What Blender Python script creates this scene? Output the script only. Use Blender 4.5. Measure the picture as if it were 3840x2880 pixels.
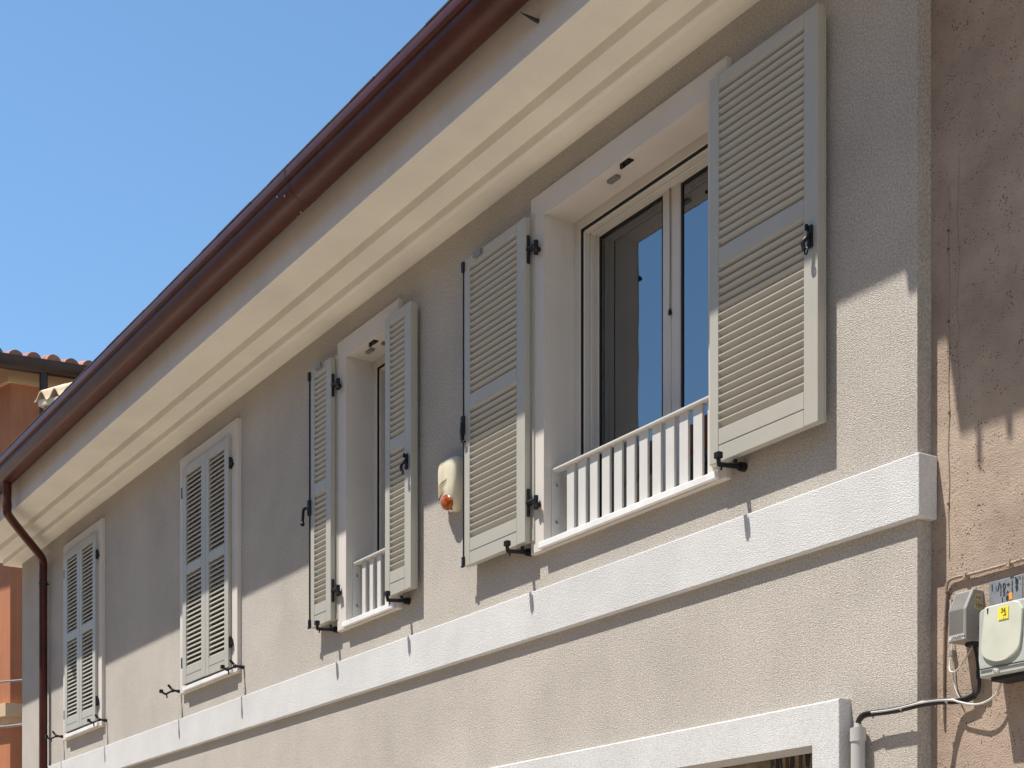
import bpy, bmesh, math, random
from mathutils import Vector, Matrix
random.seed(7)
for o in list(bpy.data.objects): bpy.data.objects.remove(o, do_unlink=True)
scene = bpy.context.scene
C = scene.collection

# ------------------------------------------------------------------ camera, sky, sun, exposure
CAM = (3.7555, -3.973, 1.6)
THETA = math.radians(32.391)
cam_d = bpy.data.cameras.new('camera'); cam = bpy.data.objects.new('camera', cam_d); C.objects.link(cam)
cam.location = CAM
cam.rotation_euler = (math.radians(90), 0, math.radians(90) - THETA)
cam_d.sensor_fit = 'HORIZONTAL'; cam_d.sensor_width = 36.0
cam_d.lens = 36.0 * 1.56193
cam_d.shift_y = (3620 - 1440) / 3840.0
cam_d.clip_start = 0.05; cam_d.clip_end = 3000
scene.camera = cam

LDIR = Vector((0.42, 1.0, -2.565)).normalized()          # direction the sunlight travels
SUN_EL = math.asin(-LDIR.z)
SUN_ROT = math.atan2(-LDIR.x, -LDIR.y)
world = bpy.data.worlds.new('World'); scene.world = world; world.use_nodes = True
wn = world.node_tree; bg = wn.nodes['Background']
sky = wn.nodes.new('ShaderNodeTexSky'); sky.sky_type = 'NISHITA'; sky.sun_disc = False
sky.sun_elevation = SUN_EL; sky.sun_rotation = SUN_ROT
sky.air_density = 1.0; sky.dust_density = 0.0; sky.ozone_density = 3.0
wb = wn.nodes.new('ShaderNodeMix'); wb.data_type = 'RGBA'; wb.blend_type = 'MULTIPLY'; wb.inputs['Factor'].default_value = 1.0
wb.inputs['B'].default_value = (0.86, 1.0, 1.0, 1)               # the camera's white balance on the sky, the same in every direction
wn.links.new(sky.outputs['Color'], wb.inputs['A']); wn.links.new(wb.outputs['Result'], bg.inputs['Color']); bg.inputs['Strength'].default_value = 0.118
sun_d = bpy.data.lights.new('sun', 'SUN'); sun_d.energy = 5.0; sun_d.angle = math.radians(0.53); sun_d.color = (1.0, 0.955, 0.88)
sun = bpy.data.objects.new('sun', sun_d); C.objects.link(sun)
sun.rotation_euler = LDIR.to_track_quat('-Z', 'Y').to_euler(); sun.location = (-6, -12, 30)
scene.view_settings.view_transform = 'Standard'; scene.view_settings.look = 'None'
scene.view_settings.gamma = 1.0; scene.view_settings.use_curve_mapping = False
scene.view_settings.exposure = 0.72

# ------------------------------------------------------------------ helpers
def tag(o, label=None, cat=None, group=None, kind=None):
    if label: o['label'] = label
    if cat: o['category'] = cat
    if group: o['group'] = group
    if kind: o['kind'] = kind
    return o

class T:
    """a thing: an Empty at its base; parts are added in world coordinates"""
    def __init__(s, name, label, cat, loc, group=None):
        s.o = bpy.data.objects.new(name, None); C.objects.link(s.o); s.o.location = loc
        s.o.empty_display_size = 0.05
        s.loc = Vector(loc); tag(s.o, label, cat, group)
    def part(s, name, bm, mat, parent=None, smooth=False, label=None):
        bmesh.ops.translate(bm, verts=bm.verts, vec=-s.loc)
        o = finish(name, bm, mat, smooth); o.parent = parent or s.o
        if label: o['label'] = label
        return o
    def inst(s, name, me, pos, parent=None, rot=None):
        o = bpy.data.objects.new(name, me); C.objects.link(o)
        o.location = Vector(pos) - s.loc
        if rot: o.rotation_euler = rot
        o.parent = parent or s.o
        return o

def finish(name, bm, mat, smooth=False):
    me = bpy.data.meshes.new(name)
    bmesh.ops.recalc_face_normals(bm, faces=bm.faces)
    if smooth:
        for f in bm.faces: f.smooth = True
    bm.to_mesh(me); bm.free()
    if mat: me.materials.append(mat)
    if smooth:
        try: me.set_sharp_from_angle(angle=math.radians(42))
        except Exception: pass
    o = bpy.data.objects.new(name, me); C.objects.link(o)
    return o

def single(name, bm, mat, label, cat, loc, group=None, smooth=False, kind=None):
    bmesh.ops.translate(bm, verts=bm.verts, vec=-Vector(loc))
    o = finish(name, bm, mat, smooth); o.location = loc
    return tag(o, label, cat, group, kind)

def add_box(bm, x0, x1, y0, y1, z0, z1, bev=0.0, seg=2):
    r = bmesh.ops.create_cube(bm, size=1.0); vs = r['verts']
    for v in vs:
        v.co = Vector(((x0 + x1) / 2 + v.co.x * (x1 - x0), (y0 + y1) / 2 + v.co.y * (y1 - y0), (z0 + z1) / 2 + v.co.z * (z1 - z0)))
    if bev > 0:
        es = list({e for v in vs for e in v.link_edges})
        bmesh.ops.bevel(bm, geom=es, offset=bev, segments=seg, profile=0.5, affect='EDGES', clamp_overlap=True)
    return bm
def box(x0, x1, y0, y1, z0, z1, bev=0.0, seg=2): return add_box(bmesh.new(), x0, x1, y0, y1, z0, z1, bev, seg)

def add_tube(bm, pts, r, sides=10, caps=True):
    pts = [Vector(p) for p in pts]; n = len(pts); rings = []
    rr = r if isinstance(r, (list, tuple)) else [r] * n
    t0 = (pts[1] - pts[0]).normalized()
    up = Vector((0, 0, 1)) if abs(t0.z) < 0.9 else Vector((1, 0, 0))
    a = t0.cross(up).normalized()
    for i, p in enumerate(pts):
        if i == 0: t = (pts[1] - pts[0]).normalized()
        elif i == n - 1: t = (pts[-1] - pts[-2]).normalized()
        else: t = ((pts[i] - pts[i - 1]).normalized() + (pts[i + 1] - pts[i]).normalized()).normalized()
        a = (a - t * a.dot(t)).normalized(); b = t.cross(a)
        rings.append([bm.verts.new(p + (a * math.cos(2 * math.pi * k / sides) + b * math.sin(2 * math.pi * k / sides)) * rr[i]) for k in range(sides)])
    for i in range(n - 1):
        for k in range(sides):
            bm.faces.new((rings[i][k], rings[i][(k + 1) % sides], rings[i + 1][(k + 1) % sides], rings[i + 1][k]))
    if caps:
        bm.faces.new(rings[0][::-1]); bm.faces.new(rings[-1])
    return bm
def tube(pts, r, sides=10, caps=True): return add_tube(bmesh.new(), pts, r, sides, caps)

def smooth_path(pts, n=8):
    P = [Vector(p) for p in pts]; P = [P[0] * 2 - P[1]] + P + [P[-1] * 2 - P[-2]]; out = []
    for i in range(1, len(P) - 2):
        for k in range(n):
            t = k / n; a, b, c, d = P[i - 1], P[i], P[i + 1], P[i + 2]
            out.append(0.5 * ((2 * b) + (-a + c) * t + (2 * a - 5 * b + 4 * c - d) * t * t + (-a + 3 * b - 3 * c + d) * t ** 3))
    out.append(P[-2]); return out

def prism_bm(poly, z0, z1):
    bm = bmesh.new()
    lo = [bm.verts.new((p[0], p[1], z0)) for p in poly]; hi = [bm.verts.new((p[0], p[1], z1)) for p in poly]
    n = len(poly)
    for i in range(n): bm.faces.new((lo[i], lo[(i + 1) % n], hi[(i + 1) % n], hi[i]))
    bm.faces.new(lo[::-1]); bm.faces.new(hi); return bm

def xz_prism(poly, y0, y1, bev=0.0):
    """closed outline in X,Z extruded from y0 to y1"""
    bm = bmesh.new(); n = len(poly)
    a = [bm.verts.new((p[0], y0, p[1])) for p in poly]; b = [bm.verts.new((p[0], y1, p[1])) for p in poly]
    for i in range(n): bm.faces.new((a[i], a[(i + 1) % n], b[(i + 1) % n], b[i]))
    f = bm.faces.new(a); bm.faces.new(b[::-1])
    if bev:
        bmesh.ops.bevel(bm, geom=list(f.edges), offset=bev, segments=2, profile=0.5, affect='EDGES')
    return bm

def text_bm(s, x, y, z, size, yscale=1.0, shear=0.0, thick=0.0008):
    cu = bpy.data.curves.new('lettering', 'FONT'); cu.body = s; cu.size = size; cu.extrude = thick / 2
    cu.align_x = 'CENTER'; cu.align_y = 'CENTER'; cu.shear = shear; cu.resolution_u = 3
    ob = bpy.data.objects.new('lettering', cu); C.objects.link(ob)
    dg = bpy.context.evaluated_depsgraph_get(); me = bpy.data.meshes.new_from_object(ob.evaluated_get(dg))
    bm = bmesh.new(); bm.from_mesh(me)
    for v in bm.verts: v.co = Vector((x + v.co.x, y - v.co.z, z + v.co.y * yscale))
    bpy.data.objects.remove(ob, do_unlink=True); bpy.data.meshes.remove(me); bpy.data.curves.remove(cu)
    return bm

def sweep_corner(profile, XR, XL, YB, closed=False):
    """sweep (offset, z) profile along the facade from XR to the corner XL and round it to YB"""
    bm = bmesh.new(); cols = []
    for o, z in profile:
        cols.append([bm.verts.new((XR, -o, z)), bm.verts.new((XL - o, -o, z)), bm.verts.new((XL - o, YB, z))])
    m = len(cols)
    for i in range(m if closed else m - 1):
        a, b = cols[i], cols[(i + 1) % m]
        for k in range(2): bm.faces.new((a[k], a[k + 1], b[k + 1], b[k]))
    if closed:
        bm.faces.new([c[0] for c in cols]); bm.faces.new([c[2] for c in cols][::-1])
    return bm

# ------------------------------------------------------------------ materials
def nodes(m): m.use_nodes = True; return m.node_tree.nodes, m.node_tree.links
def mat(name, col, rough=0.6, metallic=0.0, var=0.0, vscale=3.0, bump=0.0, bscale=200.0, bdist=0.002, spec=0.4, bdetail=3.0, streak=0.0, col2=None, coat=0.0, pore_speckle=0.0, gscale=260.0):
    m = bpy.data.materials.new(name); N, L = nodes(m); p = N['Principled BSDF']
    p.inputs['Base Color'].default_value = (*col, 1); p.inputs['Roughness'].default_value = rough
    p.inputs['Metallic'].default_value = metallic; p.inputs['Specular IOR Level'].default_value = spec
    p.inputs['Coat Weight'].default_value = coat
    tc = N.new('ShaderNodeTexCoord')
    if var > 0:
        nz = N.new('ShaderNodeTexNoise'); nz.inputs['Scale'].default_value = vscale; nz.inputs['Detail'].default_value = 6; nz.inputs['Roughness'].default_value = 0.62
        L.new(tc.outputs['Object'], nz.inputs['Vector'])
        src = nz.outputs['Fac']
        if streak > 0:
            mp = N.new('ShaderNodeMapping'); mp.inputs['Scale'].default_value = (9, 9, 0.6); L.new(tc.outputs['Object'], mp.inputs['Vector'])
            n2 = N.new('ShaderNodeTexNoise'); n2.inputs['Scale'].default_value = 2.0; n2.inputs['Detail'].default_value = 5; L.new(mp.outputs['Vector'], n2.inputs['Vector'])
            mx = N.new('ShaderNodeMix'); mx.data_type = 'FLOAT'; mx.inputs['Factor'].default_value = streak
            L.new(src, mx.inputs['A']); L.new(n2.outputs['Fac'], mx.inputs['B']); src = mx.outputs['Result']
        rp = N.new('ShaderNodeValToRGB'); rp.color_ramp.elements[0].position = 0.32; rp.color_ramp.elements[1].position = 0.68
        c2 = col2 or tuple(c * (1 - var) for c in col)
        rp.color_ramp.elements[0].color = (*c2, 1); rp.color_ramp.elements[1].color = (*[min(1, c * (1 + var * 0.5)) for c in col], 1)
        L.new(src, rp.inputs['Fac']); cout = rp.outputs['Color']
        if pore_speckle > 0:      # random colour speckle standing in for shade in the render's pores
            ng = N.new('ShaderNodeTexNoise'); ng.inputs['Scale'].default_value = gscale; ng.inputs['Detail'].default_value = 4; L.new(tc.outputs['Object'], ng.inputs['Vector'])
            mr = N.new('ShaderNodeMapRange'); mr.inputs['From Min'].default_value = 0.3; mr.inputs['From Max'].default_value = 0.7; mr.inputs['To Min'].default_value = 1 - pore_speckle; mr.inputs['To Max'].default_value = 1 + pore_speckle
            L.new(ng.outputs['Fac'], mr.inputs['Value'])
            vm = N.new('ShaderNodeVectorMath'); vm.operation = 'SCALE'; L.new(cout, vm.inputs[0]); L.new(mr.outputs['Result'], vm.inputs['Scale']); cout = vm.outputs['Vector']
        L.new(cout, p.inputs['Base Color'])
    if bump > 0:
        nb = N.new('ShaderNodeTexNoise'); nb.inputs['Scale'].default_value = bscale; nb.inputs['Detail'].default_value = bdetail; nb.inputs['Roughness'].default_value = 0.55
        L.new(tc.outputs['Object'], nb.inputs['Vector'])
        b = N.new('ShaderNodeBump'); b.inputs['Strength'].default_value = bump; b.inputs['Distance'].default_value = bdist
        L.new(nb.outputs['Fac'], b.inputs['Height']); L.new(b.outputs['Normal'], p.inputs['Normal'])
    return m

M = {}
M['stucco'] = mat('taupe_stucco', (0.518, 0.472, 0.418), 0.92, pore_speckle=0.27, gscale=125, var=0.12, vscale=2.2, bump=1.0, bscale=235, bdist=0.0080, spec=0.12, streak=0.14, bdetail=2.5)
M['white_stucco'] = mat('white_stucco', (0.625, 0.618, 0.608), 0.9, pore_speckle=0.12, gscale=120, var=0.08, vscale=3.5, bump=1.0, bscale=250, bdist=0.0045, spec=0.15, bdetail=2.5)
M['cream'] = mat('cream_render', (0.765, 0.725, 0.64), 0.9, pore_speckle=0.05, gscale=220, var=0.07, vscale=2.5, bump=0.5, bscale=260, bdist=0.002, spec=0.12)
M['fascia'] = mat('taupe_cream_fascia', (0.70, 0.625, 0.545), 0.9, pore_speckle=0.07, gscale=220, var=0.07, vscale=2.5, bump=0.6, bscale=260, bdist=0.003, spec=0.12)
M['trim'] = mat('window_surround_render', (0.595, 0.55, 0.505), 0.9, var=0.05, vscale=3, bump=0.45, bscale=260, bdist=0.002, spec=0.15)
M['stone_sill'] = mat('pale_stone', (0.74, 0.73, 0.715), 0.55, var=0.10, vscale=9, bump=0.15, bscale=60, bdist=0.001)
M['shutter'] = mat('shutter_paint', (0.405, 0.382, 0.326), 0.42, var=0.06, vscale=4, bump=0.08, bscale=55, bdist=0.001, spec=0.4)
M['iron'] = mat('black_iron', (0.009, 0.0095, 0.011), 0.42, var=0.3, vscale=30, bump=0.15, bscale=220, bdist=0.001, spec=0.3)
M['rail_paint'] = mat('white_painted_steel', (0.57, 0.55, 0.515), 0.45, var=0.05, vscale=8)
M['frame_paint'] = mat('window_frame_paint', (0.60, 0.555, 0.50), 0.42, var=0.03, vscale=6)
M['gasket_groove'] = mat('black_gasket_groove', (0.01, 0.01, 0.011), 0.6)
M['gutter'] = mat('brown_gutter_metal', (0.075, 0.0195, 0.0130), 0.40, metallic=0.0, var=0.35, vscale=5, bump=0.2, bscale=26, bdist=0.003, spec=0.26, streak=0.3)
M['gutter_dark'] = mat('dark_brown_gutter', (0.05, 0.03, 0.026), 0.4, metallic=0.3, var=0.3, vscale=4)
M['rooftile_dark'] = mat('dark_tile', (0.07, 0.055, 0.042), 0.85, var=0.4, vscale=9, bump=0.4, bscale=60, bdist=0.003)
M['rooftile'] = mat('terracotta', (0.36, 0.14, 0.085), 0.85, var=0.4, vscale=4, bump=0.4, bscale=40, bdist=0.004)
M['tile_cream'] = mat('pale_clay_tile', (0.74, 0.58, 0.40), 0.85, var=0.22, vscale=7, bump=0.4, bscale=60, bdist=0.003)
M['orange'] = mat('orange_plaster', (0.46, 0.19, 0.10), 0.92, var=0.22, vscale=1.2, bump=0.5, bscale=45, bdist=0.006, spec=0.1, streak=0.4)
M['frieze'] = mat('cream_frieze', (0.60, 0.44, 0.28), 0.9, var=0.12, vscale=3)
M['oldstone'] = mat('rough_masonry', (0.36, 0.30, 0.25), 0.95, var=0.5, vscale=14, bump=0.9, bscale=30, bdist=0.02)
M['ground'] = mat('street_paving', (0.42, 0.362, 0.298), 0.85, var=0.12, vscale=0.8, bump=0.3, bscale=25, bdist=0.006)
M['ochre'] = mat('ochre_plaster', (0.52, 0.36, 0.21), 0.92, var=0.12, vscale=0.7)
M['conduit'] = mat('grey_pvc', (0.44, 0.42, 0.40), 0.5, var=0.06, vscale=10)
M['cable_black'] = mat('black_cable', (0.02, 0.021, 0.024), 0.45)
M['cable_grey'] = mat('grey_cable', (0.52, 0.50, 0.48), 0.5, var=0.1, vscale=20)
M['boxgrey'] = mat('grey_box_plastic', (0.265, 0.248, 0.23), 0.5, var=0.14, vscale=18)
M['boxgreen'] = mat('pale_cabinet_plastic', (0.56, 0.57, 0.47), 0.5, var=0.10, vscale=10)
M['boxgreen2'] = mat('grey_green_cabinet', (0.42, 0.44, 0.41), 0.5, var=0.15, vscale=12)
M['plate'] = mat('zinc_plate', (0.235, 0.25, 0.27), 0.55, metallic=0.1, var=0.2, vscale=25)
M['ink'] = mat('black_paint_lettering', (0.015, 0.015, 0.02), 0.7)
M['inkblue'] = mat('blue_grey_paint', (0.10, 0.13, 0.20), 0.7)
M['yellow'] = mat('yellow_sticker', (0.85, 0.68, 0.05), 0.6, var=0.06, vscale=30)
M['orange_st'] = mat('orange_sticker', (0.85, 0.33, 0.04), 0.6)
M['tan_st'] = mat('tan_sticker', (0.50, 0.34, 0.16), 0.6, var=0.3, vscale=60)
M['siren'] = mat('aged_cream_plastic', (0.66, 0.61, 0.46), 0.5, var=0.20, vscale=9, streak=0.6, col2=(0.48, 0.41, 0.27))
M['slot'] = mat('dark_slot', (0.10, 0.09, 0.075), 0.8)
M['silver'] = mat('silver_sensor', (0.20, 0.21, 0.215), 0.4, metallic=0.2)
M['steel'] = mat('zinc_bolt', (0.5, 0.5, 0.5), 0.35, metallic=0.9)
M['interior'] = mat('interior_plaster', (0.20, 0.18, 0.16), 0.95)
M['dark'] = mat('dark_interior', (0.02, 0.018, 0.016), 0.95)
M['blind'] = mat('blind_cord', (0.45, 0.44, 0.42), 0.7)

def lens_mat():
    m = bpy.data.materials.new('amber_lens'); N, L = nodes(m); p = N['Principled BSDF']
    p.inputs['Base Color'].default_value = (0.42, 0.07, 0.008, 1); p.inputs['Roughness'].default_value = 0.28
    p.inputs['Coat Weight'].default_value = 0.05; p.inputs['Specular IOR Level'].default_value = 0.3
    tc = N.new('ShaderNodeTexCoord'); nz = N.new('ShaderNodeTexNoise'); nz.inputs['Scale'].default_value = 28
    rp = N.new('ShaderNodeValToRGB'); rp.color_ramp.elements[0].color = (0.13, 0.015, 0.004, 1); rp.color_ramp.elements[1].color = (0.46, 0.10, 0.010, 1)
    rp.color_ramp.elements[0].position = 0.35; rp.color_ramp.elements[1].position = 0.65
    L.new(tc.outputs['Object'], nz.inputs['Vector']); L.new(nz.outputs['Fac'], rp.inputs['Fac']); L.new(rp.outputs['Color'], p.inputs['Base Color'])
    return m
M['lens'] = lens_mat()

def glass_mat():
    m = bpy.data.materials.new('window_glass'); N, L = nodes(m); N.clear()
    out = N.new('ShaderNodeOutputMaterial'); mix = N.new('ShaderNodeMixShader'); tr = N.new('ShaderNodeBsdfTransparent'); gl = N.new('ShaderNodeBsdfGlossy')
    fr = N.new('ShaderNodeFresnel'); fr.inputs['IOR'].default_value = 3.0
    tr.inputs['Color'].default_value = (0.72, 0.78, 0.80, 1); gl.inputs['Color'].default_value = (0.93, 0.96, 1.0, 1); gl.inputs['Roughness'].default_value = 0.0
    tc = N.new('ShaderNodeTexCoord'); nz = N.new('ShaderNodeTexNoise'); nz.inputs['Scale'].default_value = 5.0; nz.inputs['Detail'].default_value = 1; L.new(tc.outputs['Object'], nz.inputs['Vector'])
    bp = N.new('ShaderNodeBump'); bp.inputs['Strength'].default_value = 0.18; bp.inputs['Distance'].default_value = 0.004; L.new(nz.outputs['Fac'], bp.inputs['Height']); L.new(bp.outputs['Normal'], gl.inputs['Normal'])
    L.new(fr.outputs['Fac'], mix.inputs['Fac']); L.new(tr.outputs[0], mix.inputs[1]); L.new(gl.outputs[0], mix.inputs[2]); L.new(mix.outputs[0], out.inputs['Surface'])
    return m
M['glass'] = glass_mat()

def old_plaster():
    m = bpy.data.materials.new('old_pink_plaster'); N, L = nodes(m); p = N['Principled BSDF']
    p.inputs['Roughness'].default_value = 0.95; p.inputs['Specular IOR Level'].default_value = 0.1
    tc = N.new('ShaderNodeTexCoord')
    def noise(sc, det=5, src=None, ro=0.6):
        n = N.new('ShaderNodeTexNoise'); n.inputs['Scale'].default_value = sc; n.inputs['Detail'].default_value = det; n.inputs['Roughness'].default_value = ro
        L.new(src or tc.outputs['Object'], n.inputs['Vector']); return n
    n1 = noise(3.2, 7); r1 = N.new('ShaderNodeValToRGB')
    e = r1.color_ramp.elements; e[0].position = 0.3; e[0].color = (0.30, 0.226, 0.178, 1); e[1].position = 0.7; e[1].color = (0.50, 0.395, 0.312, 1)
    L.new(n1.outputs['Fac'], r1.inputs['Fac'])
    # small pits
    vo = N.new('ShaderNodeTexVoronoi'); vo.inputs['Scale'].default_value = 95; vo.inputs['Randomness'].default_value = 1.0; L.new(tc.outputs['Object'], vo.inputs['Vector'])
    n2 = noise(17, 3)
    th = N.new('ShaderNodeMath'); th.operation = 'MULTIPLY_ADD'; L.new(n2.outputs['Fac'], th.inputs[0]); th.inputs[1].default_value = 0.9; th.inputs[2].default_value = -0.31
    lt = N.new('ShaderNodeMath'); lt.operation = 'LESS_THAN'; L.new(vo.outputs['Distance'], lt.inputs[0]); L.new(th.outputs[0], lt.inputs[1])
    mx = N.new('ShaderNodeMix'); mx.data_type = 'RGBA'; L.new(lt.outputs[0], mx.inputs['Factor']); L.new(r1.outputs['Color'], mx.inputs['A']); mx.inputs['B'].default_value = (0.13, 0.08, 0.055, 1)
    # vertical cracks: distance from two wandering lines
    sx = N.new('ShaderNodeSeparateXYZ'); L.new(tc.outputs['Object'], sx.inputs[0])
    col = mx.outputs['Result']; masks = []
    for X0, Z0, Z1, wid in ((0.118, 3.42, 4.25, 0.0006),):
        w = N.new('ShaderNodeTexNoise'); w.noise_dimensions = '1D'; w.inputs['Scale'].default_value = 7; w.inputs['Detail'].default_value = 8; L.new(sx.outputs['Z'], w.inputs['W'])
        a = N.new('ShaderNodeMath'); a.operation = 'MULTIPLY_ADD'; L.new(w.outputs['Fac'], a.inputs[0]); a.inputs[1].default_value = 0.03; a.inputs[2].default_value = X0 - 0.015
        d = N.new('ShaderNodeMath'); d.operation = 'SUBTRACT'; L.new(sx.outputs['X'], d.inputs[0]); L.new(a.outputs[0], d.inputs[1])
        ab = N.new('ShaderNodeMath'); ab.operation = 'ABSOLUTE'; L.new(d.outputs[0], ab.inputs[0])
        l = N.new('ShaderNodeMath'); l.operation = 'LESS_THAN'; L.new(ab.outputs[0], l.inputs[0]); l.inputs[1].default_value = wid
        g1 = N.new('ShaderNodeMath'); g1.operation = 'GREATER_THAN'; L.new(sx.outputs['Z'], g1.inputs[0]); g1.inputs[1].default_value = Z0
        g2 = N.new('ShaderNodeMath'); g2.operation = 'LESS_THAN'; L.new(sx.outputs['Z'], g2.inputs[0]); g2.inputs[1].default_value = Z1
        p1 = N.new('ShaderNodeMath'); p1.operation = 'MULTIPLY'; L.new(g1.outputs[0], p1.inputs[0]); L.new(g2.outputs[0], p1.inputs[1])
        p2 = N.new('ShaderNodeMath'); p2.operation = 'MULTIPLY'; L.new(p1.outputs[0], p2.inputs[0]); L.new(l.outputs[0], p2.inputs[1])
        q = N.new('ShaderNodeMix'); q.data_type = 'RGBA'; L.new(p2.outputs[0], q.inputs['Factor']); L.new(col, q.inputs['A']); q.inputs['B'].default_value = (0.10, 0.06, 0.045, 1)
        col = q.outputs['Result']; masks.append(p2)
    L.new(col, p.inputs['Base Color'])
    n3 = noise(210, 4); n4 = noise(9, 4)
    ad = N.new('ShaderNodeMath'); ad.operation = 'MULTIPLY_ADD'; L.new(n4.outputs['Fac'], ad.inputs[0]); ad.inputs[1].default_value = 0.7; L.new(n3.outputs['Fac'], ad.inputs[2])
    sb = N.new('ShaderNodeMath'); sb.operation = 'SUBTRACT'; L.new(ad.outputs[0], sb.inputs[0]); L.new(lt.outputs[0], sb.inputs[1])
    b = N.new('ShaderNodeBump'); b.inputs['Strength'].default_value = 0.9; b.inputs['Distance'].default_value = 0.0055
    L.new(sb.outputs[0], b.inputs['Height']); L.new(b.outputs['Normal'], p.inputs['Normal'])
    return m
M['oldplaster'] = old_plaster()

def panel_mat():
    """brown glazed door panel with dark hanging foliage marks"""
    m = mat('door_panel', (0.20, 0.155, 0.105), 0.35, var=0.45, vscale=9)
    return m
M['doorpanel'] = panel_mat()

# ------------------------------------------------------------------ ground
bm = bmesh.new(); S = 400
bm.faces.new([bm.verts.new(v) for v in ((-S, -S, 0), (S, -S, 0), (S, S, 0), (-S, S, 0))])
g = finish('ground', bm, M['ground']); tag(g, 'pale paved street and ground', 'ground', kind='structure')

# ------------------------------------------------------------------ the taupe house
XL = -10.705; YB = 6.0
ZA0, ZA1, ZI0, ZI1 = 3.455, 5.06, 3.49, 4.955        # surround bottom/top, opening bottom/top
WIN = [  # outer x0, outer x1, inner x0, inner x1
    (-2.307, -0.945, -2.200, -1.050),
    (-4.280, -3.566, -4.172, -3.672),
    (-6.710, -5.703, -6.606, -5.792),
    (-9.385, -8.385, -9.277, -8.472)]
house = T('house', 'taupe stucco house with white belt course, brown gutter and louvred shutters', 'house', (-5.35, 3.0, 0))

holes = [(w[2], w[3], ZI0, ZI1) for w in WIN] + [(-3.25, -0.436, 0.0, 2.382)]
xs = sorted({XL, 0.0} | {h[0] for h in holes} | {h[1] for h in holes}); zs = sorted({0.0, 5.4} | {h[2] for h in holes} | {h[3] for h in holes})
bm = bmesh.new(); vv = {}
def gv(x, z):
    if (x, z) not in vv: vv[(x, z)] = bm.verts.new((x, 0, z))
    return vv[(x, z)]
for i in range(len(xs) - 1):
    for j in range(len(zs) - 1):
        cx, cz = (xs[i] + xs[i + 1]) / 2, (zs[j] + zs[j + 1]) / 2
        if any(h[0] < cx < h[1] and h[2] < cz < h[3] for h in holes): continue
        bm.faces.new((gv(xs[i], zs[j]), gv(xs[i + 1], zs[j]), gv(xs[i + 1], zs[j + 1]), gv(xs[i], zs[j + 1])))
for (xa, ya, xb, yb, za, zb) in ((0, 0, 0, YB, 0, 5.4), (XL, 0, XL, YB, 0, 5.4), (XL, YB, 0, YB, 0, 5.4)):
    bm.faces.new([bm.verts.new(v) for v in ((xa, ya, za), (xb, yb, za), (xb, yb, zb), (xa, ya, zb))])
house.part('wall', bm, M['stucco'])
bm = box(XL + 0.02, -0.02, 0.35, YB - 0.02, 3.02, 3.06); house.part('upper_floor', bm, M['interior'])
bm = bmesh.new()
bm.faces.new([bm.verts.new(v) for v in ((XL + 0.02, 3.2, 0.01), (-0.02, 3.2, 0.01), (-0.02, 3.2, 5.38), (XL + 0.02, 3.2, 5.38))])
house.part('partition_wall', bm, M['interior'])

# belt course (front slab that turns the corner)
pieces = [-10.735, 0.031]
house.part('belt_course', box(-10.735, 0.031, -0.025, 0.062, 3.078, 3.290, 0.005, 2), M['white_stucco'])

# cornice with stepped soffit
prof = [(0.0, 5.197), (0.110, 5.190), (0.132, 5.194), (0.134, 5.200), (0.134, 5.239), (0.2415, 5.241), (0.2435, 5.245), (0.2435, 5.291), (0.435, 5.293), (0.438, 5.297), (0.438, 5.60), (-0.2, 5.60)]
house.part('cornice', sweep_corner(prof[:10], -0.004, XL, YB), M['cream'])
house.part('fascia', sweep_corner(prof[9:], -0.004, XL, YB), M['fascia'])

# roof slab and tiles at the eave
roof_bm = bmesh.new()
a = [(-0.0, -0.50, 5.615), (XL - 0.55, -0.50, 5.615), (XL - 0.55, YB, 5.615), (0, YB, 5.615)]
rv = [roof_bm.verts.new(v) for v in a]; r1 = roof_bm.verts.new((XL + 3.2, 3.0, 6.75)); r2 = roof_bm.verts.new((0, 3.0, 6.75))
roof_bm.faces.new((rv[0], rv[1], r1, r2)); roof_bm.faces.new((rv[1], rv[2], r1)); roof_bm.faces.new((rv[2], rv[3], r2, r1)); roof_bm.faces.new((rv[0], r2, rv[3])); roof_bm.faces.new(rv[::-1])
roof = house.part('roof', roof_bm, M['rooftile_dark'])
tb = bmesh.new(); add_box(tb, 0, 0.232, 0, 0.40, 0, 0.016, 0.004, 1); add_box(tb, 0.012, 0.05, 0.004, 0.40, 0.012, 0.019, 0.004, 1)
tile_me = bpy.data.meshes.new('tile'); tb.to_mesh(tile_me); tb.free(); tile_me.materials.append(M['rooftile_dark'])
x = -0.36; i = 0
while x > XL - 0.55:
    house.inst('tile', tile_me, (x, -0.604 + random.uniform(-.002, .002), 5.632 + random.uniform(-.001, .0015)), roof, (math.radians(12), 0, random.uniform(-.002, .002)))
    x -= 0.236; i += 1

# gutter
gp = []
oc, zc, R = 0.530, 5.541, 0.086
gp.append((oc - R, zc + 0.055)); 
for k in range(0, 25):
    an = math.pi * k / 24; gp.append((oc - R * math.cos(an), zc - R * math.sin(an)))
gp += [(oc + R + 0.001, zc + 0.004), (oc + R + 0.020, zc + 0.006), (oc + R + 0.022, zc + 0.010), (oc + R + 0.018, zc + 0.055), (oc + R + 0.012, zc + 0.057), (oc + R + 0.012, zc + 0.012)]
Ri = R - 0.004
for k in range(24, -1, -2):
    an = math.pi * k / 24; gp.append((oc - Ri * math.cos(an), zc - Ri * math.sin(an)))
gp.append((oc - Ri, zc + 0.055))
GX = -0.305
gut = house.part('gutter', sweep_corner(gp, GX, XL, YB, closed=True), M['gutter'], smooth=True)
ringp = [(oc - (R + 0.0016) * math.cos(math.pi * k / 20), zc - (R + 0.0016) * math.sin(math.pi * k / 20)) for k in range(21)] + [(oc + R + 0.0235, zc + 0.004), (oc + R + 0.0225, zc + 0.05)]
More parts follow.
